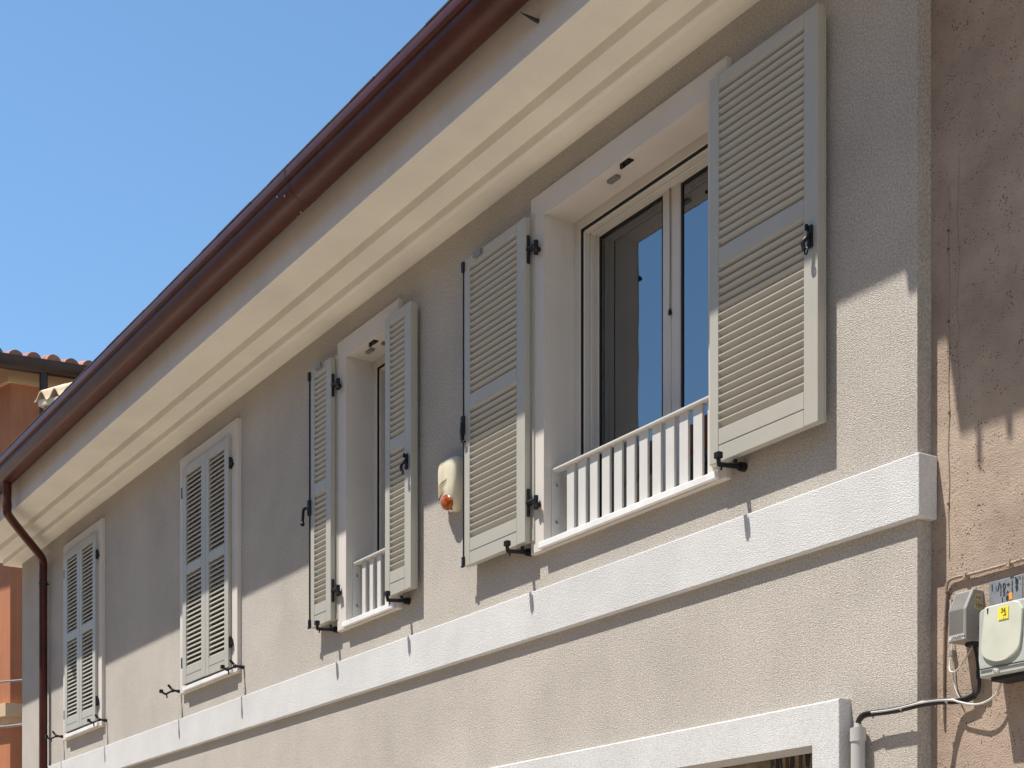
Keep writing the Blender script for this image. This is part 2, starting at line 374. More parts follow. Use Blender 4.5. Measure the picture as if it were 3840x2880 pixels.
def gutter_joint(x, w):
    bm = bmesh.new(); A = [bm.verts.new((x, -o, z)) for o, z in ringp]; B = [bm.verts.new((x - w, -o, z)) for o, z in ringp]
    A2 = [bm.verts.new((x + .0004, -(oc + (o - oc) * .97), zc + (z - zc) * .97)) for o, z in ringp]
    for i in range(len(A) - 1): bm.faces.new((A[i], A[i + 1], B[i + 1], B[i])); bm.faces.new((A[i], A[i + 1], A2[i + 1], A2[i]))
    house.part('joint', bm, M['gutter_dark'], gut, smooth=False)
for jx in (-3.63,): gutter_joint(jx, 0.007)
capb = xz_prism([(0, 0), (1, 0), (1, 1)], 0, 1); capb.free()
bm = bmesh.new(); vs = [bm.verts.new((GX + 0.002, -o, z)) for o, z in gp[:32]]; bm.faces.new(vs)
house.part('end_cap', bm, M['gutter'], gut)
for k in range(4):   # rivets near the joint
    px = -3.70 - 0.05 * (k % 2); an = math.radians((150, 165, 70, 60)[k])
    cpos = Vector((px - 0.02 * k, -(oc - (R + .003) * math.cos(an)), zc - (R + .003) * math.sin(an)))
    bm = bmesh.new(); bmesh.ops.create_uvsphere(bm, u_segments=8, v_segments=5, radius=0.005); bmesh.ops.translate(bm, verts=bm.verts, vec=cpos)
    house.part('rivet', bm, M['steel'], gut, smooth=True)

# downpipe
PX, PY = -9.869, -0.052
path = smooth_path([(-9.21, -0.53, 5.47), (-9.21, -0.53, 5.36), (-9.21, -0.53, 5.255), (-9.245, -0.505, 5.205), (-9.53, -0.30, 5.135), (-9.80, -0.10, 5.068), (-9.866, -0.054, 5.02), (PX, PY, 4.93), (PX, PY, 4.8)], 6) + [Vector((PX, PY, z)) for z in (4.2, 3.6, 3.0, 2.0, 0.1)]
dp = house.part('downpipe', tube(path, 0.0345, 20), M['gutter'], smooth=True)
for z in (4.845, 3.2, 1.4):
    bm = tube([(PX, PY, z - .012), (PX, PY, z + .012)], 0.038, 20); add_tube(bm, [(PX + 0.035, PY, z), (PX + 0.072, PY + 0.02, z)], 0.006, 8)
    add_tube(bm, [(PX, PY + .03, z), (PX, 0.01, z)], 0.006, 8)
    house.part('pipe_clip', bm, M['gutter_dark'], dp)
bm = tube([(-9.21, -0.53, 5.30), (-9.21, -0.53, 5.262)], 0.037, 20); house.part('pipe_collar', bm, M['gutter'], dp, smooth=True)

# windows (surround, sill, frame, sash, panes)
def window(idx, sash):
    ox0, ox1, ix0, ix1 = WIN[idx]; P = -0.027; YF = 0.14
    win = bpy.data.objects.new('window', None); C.objects.link(win); win.parent = house.o
    win.location = Vector(((ox0 + ox1) / 2, 0, ZA0)) - house.loc
    w = T.__new__(T); w.o = win; w.loc = Vector(((ox0 + ox1) / 2, 0, ZA0))
    w.part('surround', xz_prism([(ox0, ZA0), (ix0, ZA0), (ix0, ZI1), (ix1, ZI1), (ix1, ZA0), (ox1, ZA0), (ox1, ZA1), (ox0, ZA1)], P, YF + 0.06, .004), M['trim'])
    w.part('sill_bed', box(ix0 + .001, ix1 - .001, P + 0.002, YF + 0.06, ZA0 + .0015, 3.4605), M['trim'])
    s0, s1 = (ix0 - 0.021, ix1 + 0.064) if idx < 2 else (ix0 - 0.015, ix1 + 0.02)
    sb = bmesh.new(); add_box(sb, s0, s1, P - 0.017, P + 0.0005, 3.461, 3.4905, 0.003); add_box(sb, ix0 + .001, ix1 - .001, P, YF + 0.05, 3.462, 3.4895)
    w.part('sill', sb, M['stone_sill'])
    fw = 0.044
    f = bmesh.new()
    add_box(f, ix0 + .0005, ix0 + fw, YF, YF + .13, ZI0, ZI1, .002, 1); add_box(f, ix1 - fw, ix1 - .0005, YF, YF + .13, ZI0, ZI1, .002, 1)
    add_box(f, ix0 + fw, ix1 - fw, YF, YF + .13, ZI1 - fw, ZI1 - .0005, .002, 1); add_box(f, ix0 + fw, ix1 - fw, YF, YF + .13, ZI0, ZI0 + .04, .002, 1)
    w.part('frame', f, M['frame_paint'])
    gs = bmesh.new()
    add_box(gs, ix0 + fw + .0005, ix0 + fw + .010, YF + .004, YF + .05, ZI0 + .04, ZI1 - fw); add_box(gs, ix0 + fw + .0005, ix1 - fw, YF + .004, YF + .05, ZI1 - fw - .010, ZI1 - fw - .0005)
    w.part('groove_shade', gs, M['gasket_groove'])  # solid black strips standing in for the shaded gap of the frame groove
    st = bmesh.new()   # stepped inner profile of the frame
    for d0, d1, k in ((.012, .045, .012), (.046, .072, .016), (.073, .105, .013)):
        add_box(st, ix0 + fw, ix0 + fw + k + .004, YF + d0, YF + d1, ZI0 + .04, ZI1 - fw - k, .003, 1)
        add_box(st, ix1 - fw - k - .004, ix1 - fw, YF + d0, YF + d1, ZI0 + .04, ZI1 - fw - k, .003, 1)
        add_box(st, ix0 + fw + k, ix1 - fw - k, YF + d0, YF + d1, ZI1 - fw - k - .004, ZI1 - fw - .0004, .003, 1)
    w.part('frame_profile', st, M['frame_paint'])
    zbg, ztg = ZI0 + .09, ZI1 - fw - .020
    for (a, b, ga, gb) in sash:
        sh = bmesh.new()
        for (x0, x1, z0, z1) in ((a, ga, ZI0 + .041, ztg + .006), (gb, b, ZI0 + .041, ztg + .006), (ga, gb, ztg, ztg + .006), (ga, gb, ZI0 + .041, zbg)):
            add_box(sh, x0, x1, YF + .0855, YF + .125, z0, z1, min(.006, (x1 - x0) * .3, (z1 - z0) * .3), 2)
        w.part('sash', sh, M['frame_paint'])
        gk = bmesh.new()
        for (x0, x1, z0, z1) in ((ga, ga + .012, zbg, ztg), (gb - .012, gb, zbg, ztg), (ga + .012, gb - .012, ztg - .012, ztg), (ga + .012, gb - .012, zbg, zbg + .012)):
            add_box(gk, x0, x1, YF + .092, YF + .11, z0, z1)
        w.part('glazing_bead', gk, M['gasket_groove'])
        w.part('pane', box(ga + .003, gb - .003, YF + .096, YF + .104, zbg + .003, ztg - .003), M['glass'])
    # sensors and latch keep under the lintel
    return w
w1 = window(0, [(-2.150, -1.608, -2.136, -1.665), (-1.604, -1.100, -1.545, -1.114)])
w2 = window(1, [(-4.122, -3.722, -4.108, -3.736)])
w3 = window(2, [(-6.556, -6.202, -6.54, -6.25), (-6.198, -5.842, -6.15, -5.856)])
w4 = window(3, [(-9.227, -8.878, -9.21, -8.92), (-8.874, -8.522, -8.83, -8.536)])
def lintel_bits(w, xs_, xk, extra=None):
    w.part('contact_sensor', box(xs_ - .034, xs_ + .034, .030, .056, ZI1 - .014, ZI1 - .0005, .003), M['silver'])
    bm = box(xk - .03, xk + .03, -.006, .022, ZI1 - .006, ZI1 - .0005); add_box(bm, xk - .03, xk - .008, -.006, .004, ZI1 - .022, ZI1 - .005); add_box(bm, xk + .004, xk + .028, -.006, .004, ZI1 - .014, ZI1 - .005)
    w.part('latch_keep', bm, M['iron'])
    if extra: w.part('contact_sensor', box(extra - .012, extra + .012, .045, .100, ZI1 - .016, ZI1 - .0005, .003), M['silver'])
lintel_bits(w1, -1.766, -1.625); lintel_bits(w2, -4.020, -3.910, -3.885)

# portal of the ground floor
house.part('portal_surround', xz_prism([(-3.36, 0), (-3.2505, 0), (-3.2505, 2.383), (-0.4355, 2.383), (-0.4355, 0), (-0.308, 0), (-0.308, 2.524), (-3.36, 2.524)], -0.056, 0.12, .006), M['white_stucco'])
door = house.part('portal_panel', box(-1.12, -0.437, .125, .15, 0.0, 2.40, .003), M['doorpanel'])
house.part('door_frame', box(-1.30, -1.1205, .118, .17, 0.0, 2.40, .003), mat('brown_door_frame', (0.12, 0.075, 0.035), 0.6, var=.4, vscale=20))
house.part('portal_panel', box(-3.249, -1.3005, .14, .17, 0.0, 2.40, .003), M['dark'])  # near-black sheet standing in for the unlit interior of the opening
for k in range(16):
    px = -0.50 - 0.02 * k * (1.0 if k < 9 else 1.15) + random.uniform(-.012, .012); ln = random.uniform(.03, .11); wd = random.uniform(.003, .010)
    zt_ = 2.385
    pl = [(px - wd, zt_), (px + wd, zt_), (px + wd * .9 + random.uniform(-.01, .01), zt_ - ln * .6), (px + random.uniform(-.015, .015), zt_ - ln)]
    house.part('leaf_mark', xz_prism(pl, .122 + .0001 * k, .1245), M['ink'] if k % 3 else mat('brown_mark', (.05, .032, .018), .6), door)  # thin dark leaf-shaped marks hanging over the brown panel

# ------------------------------------------------------------------ shutters
SLAT = {}
def slat_mesh(length, opened):
    key = (round(length, 3), opened)
    if key in SLAT: return SLAT[key]
    bm = bmesh.new(); L2 = length / 2
    if opened:   # street-side edge high: the underside faces the street
        sec = [(-0.003, 0.0116), (-0.003, 0.0168), (-0.0005, 0.0183), (0.0035, 0.0175), (0.0250, -0.0160), (0.0235, -0.0190), (0.0195, -0.0190)]
    else:        # street-side edge low
        sec = [(-0.0015, -0.0150), (-0.0024, -0.0115), (0.0185, 0.0160), (0.0220, 0.0170), (0.0248, 0.0145), (0.0040, -0.0158)]
    A = [bm.verts.new((-L2, y, z)) for y, z in sec]; B = [bm.verts.new((L2, y, z)) for y, z in sec]; n = len(sec)
    for i in range(n): bm.faces.new((A[i], A[(i + 1) % n], B[(i + 1) % n], B[i]))
    bm.faces.new(A); bm.faces.new(B[::-1]); bmesh.ops.recalc_face_normals(bm, faces=bm.faces)
    me = bpy.data.meshes.new('slat'); bm.to_mesh(me); bm.free(); me.materials.append(M['shutter']); SLAT[key] = me
    return me

def shutter(x0, x1, z0, z1, yf, opened, sl, sr, label, group, hinge):
    """x0..x1 leaf, yf street-side face, sl/sr stile widths"""
    t = T('shutter', label, 'shutter', ((x0 + x1) / 2, yf + .02, z0), group)
    th = 0.031 if opened else 0.040; yb = yf + th; m = M['shutter']; H = z1 - z0
    t.part('stile', box(x0, x0 + sl, yf, yb, z0, z1, .0025), m); t.part('stile', box(x1 - sr, x1, yf, yb, z0, z1, .0025), m)
    if opened: b1, bm_, tr, mz0, mz1 = .063, .126, .041, .747, .811
    else: b1, bm_, tr, mz0, mz1 = .054, .107, .060, .735, .796
    xa, xb = x0 + sl + .0008, x1 - sr - .0008
    yr = yf + .0006
    t.part('bottom_rail', box(xa, xb, yr, yb, z0, z0 + b1 - .0015, .002), m); t.part('bottom_rail', box(xa, xb, yr, yb, z0 + b1 + .0015, z0 + bm_, .002), m)
    t.part('middle_rail', box(xa, xb, yr, yb, z0 + mz0, z0 + mz1, .002), m); t.part('top_rail', box(xa, xb, yr, yb, z1 - tr, z1, .002), m)
    me = slat_mesh(xb - xa + .002, opened); cx = (xa + xb) / 2
    for (a, b) in ((z0 + bm_, z0 + mz0), (z0 + mz1, z1 - tr)):
        n = 20; p = (b - a) / n
        for k in range(n): t.inst('slat', me, (cx, yf + .0045, a + p * (k + .5) + random.uniform(-.0006, .0006)), None, (random.uniform(-.02, .02), 0, 0))
    if opened:
        # rebated rear flange on the hinge side and round the top
        bm = bmesh.new(); hx = x1 if hinge == 'R' else x0; sgn = 1 if hinge == 'R' else -1
        add_box(bm, min(hx - sgn * .05, hx + sgn * .026), max(hx - sgn * .05, hx + sgn * .026), yb + .0004, yb + .016, z0 + .004, z1 + .013, .002)
        t.part('flange', bm, m)
        bm = bmesh.new(); fx = x0 if hinge == 'R' else x1
        add_box(bm, min(fx + .0 , fx + sgn * .05), max(fx, fx + sgn * .05), yb + .0004, yb + .010, z0 + .004, z1 - .006, .002)
        t.part('flange', bm, m)
    return t

def hinge_open(t, x, zc_, yf):
    """strap plate on the leaf edge, arm, barrel and knob"""
    bm = tube([(x + .0015, yf + .017, zc_ - .062), (x + .0015, yf + .017, zc_ + .062)], .0085, 12)
    add_tube(bm, [(x, yf + .017, zc_), (x + .035, yf + .020, zc_), (x + .058, yf + .020, zc_)], .0125, 10)
    add_tube(bm, [(x + .060, yf + .020, zc_ - .040), (x + .060, yf + .020, zc_ + .020)], .011, 12)
    add_tube(bm, [(x + .060, yf + .020, zc_ - .028), (x + .086, yf + .018, zc_ - .028)], [.009, .012], 10)
    t.part('hinge', bm, M['iron'], smooth=True)

YO = -0.065
G1 = 'louvred shutter leaves folded open against the wall'; G2 = 'louvred shutter leaves closed over their windows'
s1 = shutter(-2.832, -2.296, 3.507, 4.972, YO, True, .050, .072, 'wide open shutter leaf left of the big window, beside the alarm siren', G1, 'R')
s2 = shutter(-0.998, -0.404, 3.507, 4.975, YO, True, .052, .072, 'largest open shutter leaf, right of the big window', G1, 'L')
s3 = shutter(-4.552, -4.292, 3.518, 4.982, YO + .003, True, .048, .062, 'narrow open shutter leaf left of the slim window, with a crank handle', G1, 'R')
s4 = shutter(-3.648, -3.368, 3.516, 4.972, YO + .003, True, .052, .068, 'narrow open shutter leaf right of the slim window', G1, 'L')
YC = -0.050
s5 = shutter(-6.602, -6.189, 3.500, 4.966, YC, False, .068, .072, 'closed left leaf of the shuttered window nearer the slim window', G2, 'L')
s6 = shutter(-6.186, -5.796, 3.498, 4.964, YC, False, .060, .068, 'closed right leaf of the shuttered window nearer the slim window', G2, 'R')
s7 = shutter(-9.273, -8.876, 3.503, 4.970, YC, False, .068, .070, 'closed left leaf of the shuttered window beside the downpipe', G2, 'L')
s8 = shutter(-8.873, -8.476, 3.503, 4.968, YC, False, .060, .068, 'closed right leaf of the shuttered window beside the downpipe', G2, 'R')
for t, x in ((s1, -2.296), (s3, -4.292)):
    for z in (4.826, 3.684): hinge_open(t, x, z, YO)
for t, x in ((s2, -0.998), (s4, -3.648)):
    for z in (4.826, 3.684):
        bm = tube([(x - .03, YO + .04, z - .04), (x - .03, YO + .04, z + .03)], .010, 10); add_tube(bm, [(x - .03, YO + .04, z), (x + .04, YO + .036, z)], .009, 8)
        t.part('hinge', bm, M['iron'], smooth=True)
# closed leaves: hinge plates
for t, side, x in ((s5, 'L', -6.602), (s6, 'R', -5.796), (s7, 'L', -9.273), (s8, 'R', -8.476)):
    for z in (4.795 if side == 'R' else 4.81, 3.655):
        if side == 'L': bm = box(x - .040, x - .002, YC + .004, YC + .016, z - .036, z + .036, .003)
        else:
            bm = box(x + .0005, x + .011, YC + .002, YC + .022, z - .036, z + .036, .003); add_tube(bm, [(x + .02, YC + .012, z - .03), (x + .02, YC + .012, z + .02)], .010, 10)
            add_tube(bm, [(x + .02, YC + .010, z - .015), (x + .04, YC + .015, z - .015)], .009, 8)
        t.part('hinge', bm, M['iron'], smooth=(side == 'R'))
# espagnolette rods on the free edge of the left leaves
def bolt_rod(t, x, z0, z1, zh, crank):
    y = YO + .004
    bm = tube([(x - .006, y, z0 + .03), (x - .006, y, z1 - .02)], .0075, 10)
    t.part('bolt_rod', bm, M['iron'], smooth=True)
    bm = box(x - .016, x + .006, y - .014, y + .014, z1 - .055, z1 - .005, .004); add_box(bm, x - .03, x - .004, y - .006, y + .006, z1 - .012, z1 - .001, .002)
    t.part('bolt_guide', bm, M['iron'])
    bm = box(x - .014, x + .008, y - .013, y + .013, z0 + .005, z0 + .05, .004); add_box(bm, x - .03, x - .004, y - .006, y + .006, z0 + .002, z0 + .012, .002)
    t.part('bolt_guide', bm, M['iron'])
    bm = box(x - .018, x + .010, y - .017, y + .013, zh - .045, zh + .045, .006)
    if crank:
        add_tube(bm, smooth_path([(x - .008, y - .004, zh), (x - .035, y - .014, zh + .004), (x - .052, y - .02, zh - .002), (x - .055, y - .022, zh - .04), (x - .058, y - .024, zh - .075)], 4), .0085, 10)
        bmesh.ops.create_uvsphere(bm, u_segments=10, v_segments=8, radius=.0135, matrix=Matrix.Translation((x - .058, y - .024, zh - .082)))
    else:
        add_tube(bm, [(x - .004, y - .012, zh + .01), (x + .004, y - .022, zh - .04), (x + .006, y - .020, zh - .085)], [.010, .008, .006], 10)
        add_tube(bm, [(x + .006, y - .020, zh - .085), (x + .028, y - .016, zh - .088)], .006, 8)
    t.part('bolt_handle', bm, M['iron'], smooth=True)
bolt_rod(s1, -2.832, 3.507, 4.972, 4.185, False); bolt_rod(s3, -4.552, 3.518, 4.982, 4.205, True)
for t, x, z in ((s1, -2.70, 4.958), (s3, -4.43, 4.972)):
    t.part('contact_sensor', box(x - .034, x + .034, YO - .014, YO - .0005, z - .013, z + .013, .004), M['silver'])
# catch on the free stile of the right leaves
for t, x, z, s in ((s2, -0.437, 4.160, 1.0), (s4, -3.398, 4.155, .9)):
    bm = box(x - .012, x + .012, YO - .012, YO - .0005, z - .035, z + .045, .004)
    add_box(bm, x - .014, x - .004, YO - .020, YO - .010, z + .028, z + .050, .002)
    add_tube(bm, smooth_path([(x + .004, YO - .010, z + .012), (x + .002, YO - .026, z - .006), (x - .006, YO - .034, z - .022), (x - .004, YO - .030, z - .044)], 4), [.008] * 12 + [.009], 8)
    t.part('catch', bm, M['iron'], smooth=True)
    # ring hanging from the catch
    pts = [(x + .004, YO - .028 + .0 * k, z - .040 - .012 + .012 * math.cos(2 * math.pi * k / 12)) for k in range(13)]
    pts = [(p[0] + .008 * math.sin(2 * math.pi * k / 12), p[1], p[2]) for k, p in enumerate(pts)]
    t.part('catch_ring', tube(pts, .003, 6, caps=False), M['iron'], smooth=True)

# shutter holdbacks
def holdback_up(x, label):
    t = T('shutter_holdback', label, 'shutter holdback', (x, 0, 3.484), 'iron shutter holdbacks under the windows')
    t.part('wall_base', tube([(x, 0.003, 3.478), (x, -.026, 3.478)], .0175, 14), M['iron'], smooth=True)
    bm = tube([(x, -.02, 3.478), (x + .001, -.070, 3.474), (x + .002, -.128, 3.468)], [.0115, .0105, .0095], 10); add_tube(bm, [(x, -.046, 3.476), (x, -.046, 3.500)], .009, 8); add_tube(bm, [(x + .001, -.112, 3.468), (x + .003, -.118, 3.448)], .004, 6)
    t.part('arm', bm, M['iron'], smooth=True)
    t.part('upright', tube([(x + .002, -.126, 3.464), (x + .001, -.129, 3.484), (x + .001, -.129, 3.494)], .0085, 10), M['iron'], smooth=True)
    t.part('head', box(x - .014, x + .015, -.141, -.117, 3.489, 3.514, .004), M['iron'])
holdback_up(-0.868, 'iron holdback gripping the largest open shutter leaf right of the big window')
holdback_up(-2.345, 'iron holdback under the open shutter leaf beside the alarm siren')
holdback_up(-3.495, 'iron holdback under the narrow shutter leaf right of the slim window')
holdback_up(-4.325, 'iron holdback under the narrow shutter leaf left of the slim window')
def holdback_down(x, z, label):
    t = T('shutter_holdback', label, 'shutter holdback', (x, 0, z), 'iron shutter holdbacks under the windows')
    t.part('wall_base', tube([(x, .003, z), (x, -.025, z)], .012, 12), M['iron'], smooth=True)
    bm = tube([(x, -.02, z), (x - .002, -.062, z + .004)], .0085, 10); bmesh.ops.create_uvsphere(bm, u_segments=10, v_segments=8, radius=.014, matrix=Matrix.Translation((x - .002, -.06, z + .002)))
    t.part('arm', bm, M['iron'], smooth=True)
    t.part('counterweight', tube([(x - .002, -.062, z + .006), (x - .020, -.085, z + .040)], .0085, 10), M['iron'], smooth=True)
    bm = tube([(x - .002, -.062, z), (x - .012, -.108, z - .026), (x - .016, -.128, z - .016)], .008, 10); add_tube(bm, [(x - .010, -.100, z - .020), (x - .008, -.098, z - .052)], .005, 8)
    t.part('lever', bm, M['iron'], smooth=True)
    t.part('head', box(x - .030, x - .006, -.148, -.124, z - .020, z + .004, .004), M['iron'])
holdback_down(-5.660, 3.478, 'iron holdback hanging loose at the right foot of the shuttered window nearer the slim window')
holdback_down(-6.757, 3.484, 'iron holdback hanging loose at the left foot of the shuttered window nearer the slim window')
holdback_down(-8.345, 3.490, 'iron holdback hanging loose at the right foot of the shuttered window beside the downpipe')
holdback_down(-9.465, 3.500, 'iron holdback hanging loose between the downpipe and the shuttered window')

# window guards
def guard(x0, x1, first, pitch, bw, label):
    Yg = .034
    t = T('window_guard', label, 'railing', ((x0 + x1) / 2, Yg, ZI0), 'low window guards')
    t.part('top_rail', box(x0 + .001, x1 - .001, Yg - .022, Yg + .022, 3.812, 3.821, .0015), M['rail_paint'])
    t.part('bottom_rail', box(x0 + .001, x1 - .001, Yg - .018, Yg + .018, 3.4925, 3.5015, .0015), M['rail_paint'])
    x = first
    while x + bw < x1 - .01:
        t.part('bar', box(x, x + bw, Yg - .006, Yg + .006, 3.5015, 3.812, .0015), M['rail_paint']); x += pitch
    for (a, b, s) in ((x0 + .0008, x0 + .006, 1), (x1 - .006, x1 - .0008, -1)):
        t.part('wall_plate', box(a, b, Yg - .022, Yg + .024, 3.5016, 3.8118, .001), M['rail_paint'])
        for z in (3.752, 3.585):
            bx = b if s > 0 else a
            t.part('bolt', tube([(bx - .001 * s, Yg + .004, z), (bx + .006 * s, Yg + .004, z)], [.0085, .006], 10), M['steel'], smooth=True)
guard(-2.200, -1.050, -2.098, .0887, .056, 'white steel guard rail across the foot of the big window')
guard(-4.172, -3.672, -4.085, .0887, .040, 'white steel guard rail across the foot of the slim window')

# cords at the big window
def cord(x, y, z0, z1, label, m):
    t = T('blind_cord', label, 'cord', (x, y, z0), None)
    t.part('line', tube([(x, y, z0), (x + .002, y, (z0 + z1) / 2), (x, y, z1)], .0016, 6), m)
    bm = tube([(x, y, z0 - .022), (x, y, z0 - .006), (x, y, z0 + .004)], [.008, .0075, .003], 10); t.part('tassel', bm, m, smooth=True)
cord(-1.607, .221, 4.378, 4.895, 'thin black cord with a tassel hanging on the meeting stile of the big window', M['iron'])
cord(-1.478, .272, 4.300, 4.90, 'left one of two blind cords behind the right pane of the big window', M['cable_black'])
cord(-1.448, .272, 4.290, 4.90, 'right one of two blind cords behind the right pane of the big window', M['cable_black'])

# ------------------------------------------------------------------ alarm siren
sx, sz = -3.030, 3.822
siren = T('alarm_siren', 'aged cream alarm siren with amber lamp on the taupe wall', 'siren', (sx, 0, sz))
bm = bmesh.new(); rings = []
lv = [  # z, left half width, right half width, depth, flat
    (0.000, -.020, .048, .022), (0.005, .002, .058, .038), (0.018, .034, .068, .052), (0.042, .062, .076, .060), (0.072, .076, .081, .064), (0.110, .084, .085, .066),
    (0.150, .093, .089, .062), (0.190, .097, .091, .062), (0.225, .098, .091, .060), (0.246, .096, .089, .056), (0.253, .090, .084, .050)]
for z, wl, wr, d in lv:
    ring = []
    for k in range(15):
        an = math.pi * k / 14; c_, s_ = math.cos(an), math.sin(an)
        e = 0.55
        xx = (wr if c_ > 0 else wl) * (abs(c_) ** e) * (1 if c_ > 0 else -1); yy = -d * (abs(s_) ** e)
        ring.append(bm.verts.new((sx + xx, yy, sz + z)))
    rings.append(ring)
for a, b in zip(rings, rings[1:]):
    for k in range(14): bm.faces.new((a[k], a[k + 1], b[k + 1], b[k]))
bm.faces.new(rings[0][::-1]); bm.faces.new(rings[-1])
siren.part('body', bm, M['siren'], smooth=True)
for k in range(5):   # sounder louvres
    z = sz + .152 - .0135 * k; pts = []
    for j in range(9):
        u = j / 8; x = sx - .074 + .098 * u; pts.append((x, -.0605 - .004 * math.sin(math.pi * u) + (.030 * (1 - u * 4) if u < .25 else 0), z - .030 * (1 - u) ** 2.0 * 1.3))
    siren.part('louvre', tube(pts, .0042, 6), M['siren'], smooth=True)
    pts2 = [(p[0], p[1] + .0025, p[2] - .0064) for p in pts]
    siren.part('slot', tube(pts2, .0028, 6), M['slot'], smooth=True)
bm = bmesh.new(); bmesh.ops.create_uvsphere(bm, u_segments=20, v_segments=14, radius=1.0)
for v in bm.verts:
    v.co = Vector((v.co.x * .052, v.co.y * .024, v.co.z * .040)); 
bmesh.ops.rotate(bm, verts=bm.verts, cent=(0, 0, 0), matrix=Matrix.Rotation(math.radians(18), 3, 'Y')); bmesh.ops.translate(bm, verts=bm.verts, vec=(sx + .012, -.050, sz + .044))
siren.part('lamp_lens', bm, M['lens'], smooth=True)
siren.part('screw', tube([(sx + .035, -.036, sz + .006), (sx + .035, -.043, sz + .004)], .004, 8), M['slot'])

# small iron spike on the fascia
bm = bmesh.new(); p0 = Vector((-1.615, -.437, 5.392)); 
add_tube(bm, [p0 + Vector((0, .01, 0)), p0 + Vector((-.012, -.03, .012)), p0 + Vector((-.024, -.075, .028))], [.009, .007, .001], 8)
single('wall_spike', bm, M['iron'], 'small dark iron spike sticking out of the fascia under the gutter', 'spike', tuple(p0))

# ------------------------------------------------------------------ right-hand neighbour
YN = 0.065
nb = T('neighbour_house', 'old pink plaster house with cracked wall at the right edge', 'house', (3.5, 3, 0))
bm = bmesh.new()
for q in (((0.0005, YN, 0), (7, YN, 0), (7, YN, 5.9), (0.0005, YN, 5.9)), ((7, YN, 0), (7, 6, 0), (7, 6, 5.9), (7, YN, 5.9)), ((0.0005, 6, 0), (7, 6, 0), (7, 6, 5.9), (0.0005, 6, 5.9)), ((0.0005, YN, 0), (0.0005, 6, 0), (0.0005, 6, 5.9), (0.0005, YN, 5.9))):
    bm.faces.new([bm.verts.new(v) for v in q])
w_o = finish('wall', bm, M['oldplaster']); w_o.parent = nb.o; w_o.location = -nb.loc
EN = 0.75; ZE = 3.328 + 2.565 * (EN + YN)
nroof = nb.part('roof', xz_prism([(-.218, ZE), (7.2, ZE), (7.2, ZE + .12), (-.218, ZE + .12)], -EN, 6.3), M['rooftile'])
bm = prism_bm([(-.218, -EN), (7.2, -EN), (7.2, 3), (-.218, 3)], ZE + .12, ZE + .14)
for v in bm.verts:
    if v.co.y > 2: v.co.z += 1.1
nb.part('roof_slope', bm, M['rooftile'], nroof)
# verge beam that laps the end of the next house's gutter
E2 = 0.63; Z2 = 3.832 + 2.565 * E2
nb.part('verge_beam', box(-.302, -.0, -E2, .30, Z2, Z2 + .10), M['rooftile_dark'], nroof)
for xs_, dz, wd in ((.199, .115, .016), (.318, .055, .022)):
    x = xs_ - .42 * (EN + YN)
    nb.part('gutter_strap', box(x, x + wd, -EN - .004, -EN + .012, ZE - dz, ZE + .02), M['gutter_dark'], nroof)
for k in range(30):
    pts = [(-.1 + .24 * k + .10 * math.cos(math.pi * j / 8), ZE + .14 + .07 * math.sin(math.pi * j / 8)) for j in range(9)]
    nb.part('tile', xz_prism(pts, -EN - .02, -EN + .4), M['rooftile'], nroof)

# wall conduit along the neighbour wall
pth = smooth_path([(.058, YN - .008, 2.40), (.060, YN - .008, 2.62), (.070, YN - .008, 2.80), (.080, YN - .010, 2.855), (.110, YN - .010, 2.868), (.20, YN - .010, 2.866), (.384, YN - .010, 2.868), (.9, YN - .010, 2.872)], 6)
ct = T('wall_cable', 'old painted cable clipped along the pink wall above the metal plate', 'cable', (.3, YN, 2.86))
ct.part('run', tube(pth, .0055, 8), M['oldplaster'], smooth=True)
for x in (.158, .335, .52): ct.part('clip', box(x - .007, x + .007, YN - .019, YN + .001, 2.855, 2.876, .002), M['oldplaster'])

vw = T('painted_wire', 'thin painted-over wire with nails running down the pink wall beside the house corner', 'wire', (.08, YN, 3.5))
vp = [(.079 + .0022 * math.sin(k * 1.7) + random.uniform(-.0012, .0012), YN - .002, 4.14 - .06 * k) for k in range(21)]
vw.part('line', tube(smooth_path([(.070, YN - .002, 4.168), (.076, YN - .003, 4.165)] + vp, 3), .0017, 6), M['oldplaster'], smooth=True)
for k in (2, 3, 7, 12, 17): vw.part('nail', box(vp[k][0] - .004, vp[k][0] + .003, YN - .006, YN, vp[k][2] - .004, vp[k][2] + .003, .001), M['slot'])

# grey louvred box
b1x0, b1x1, yf1 = .150, .224, -.018
t = T('grey_wall_box', 'small grey ribbed plastic box left of the pale cabinet', 'junction box', (.187, YN, 2.64))
bm = bmesh.new()
sec = [(YN, 2.640), (yf1, 2.640), (yf1, 2.740), (YN - .048, 2.806), (YN, 2.806)]
A = [bm.verts.new((b1x0, y, z)) for y, z in sec]; B = [bm.verts.new((b1x1, y, z)) for y, z in sec]
for i in range(5): bm.faces.new((A[i], A[(i + 1) % 5], B[(i + 1) % 5], B[i]))
bm.faces.new(A); bm.faces.new(B[::-1]); bmesh.ops.bevel(bm, geom=list(bm.edges), offset=.0018, segments=1, affect='EDGES')
t.part('body', bm, M['boxgrey'])
dy, dz = (YN - .048) - yf1, .066
for k in range(17):
    x = b1x0 + .005 + k * .0034
    rb = box(x, x + .0017, yf1 - .0014, yf1 + .001, 2.667, 2.7395)
    A = [rb.verts.new(v) for v in ((x, yf1 - .0014, 2.7395), (x + .0017, yf1 - .0014, 2.7395), (x + .0017, yf1 - .0014 + dy * .93, 2.7395 + dz * .93), (x, yf1 - .0014 + dy * .93, 2.7395 + dz * .93))]
    rb.faces.new(A)
    t.part('rib', rb, M['boxgrey'])
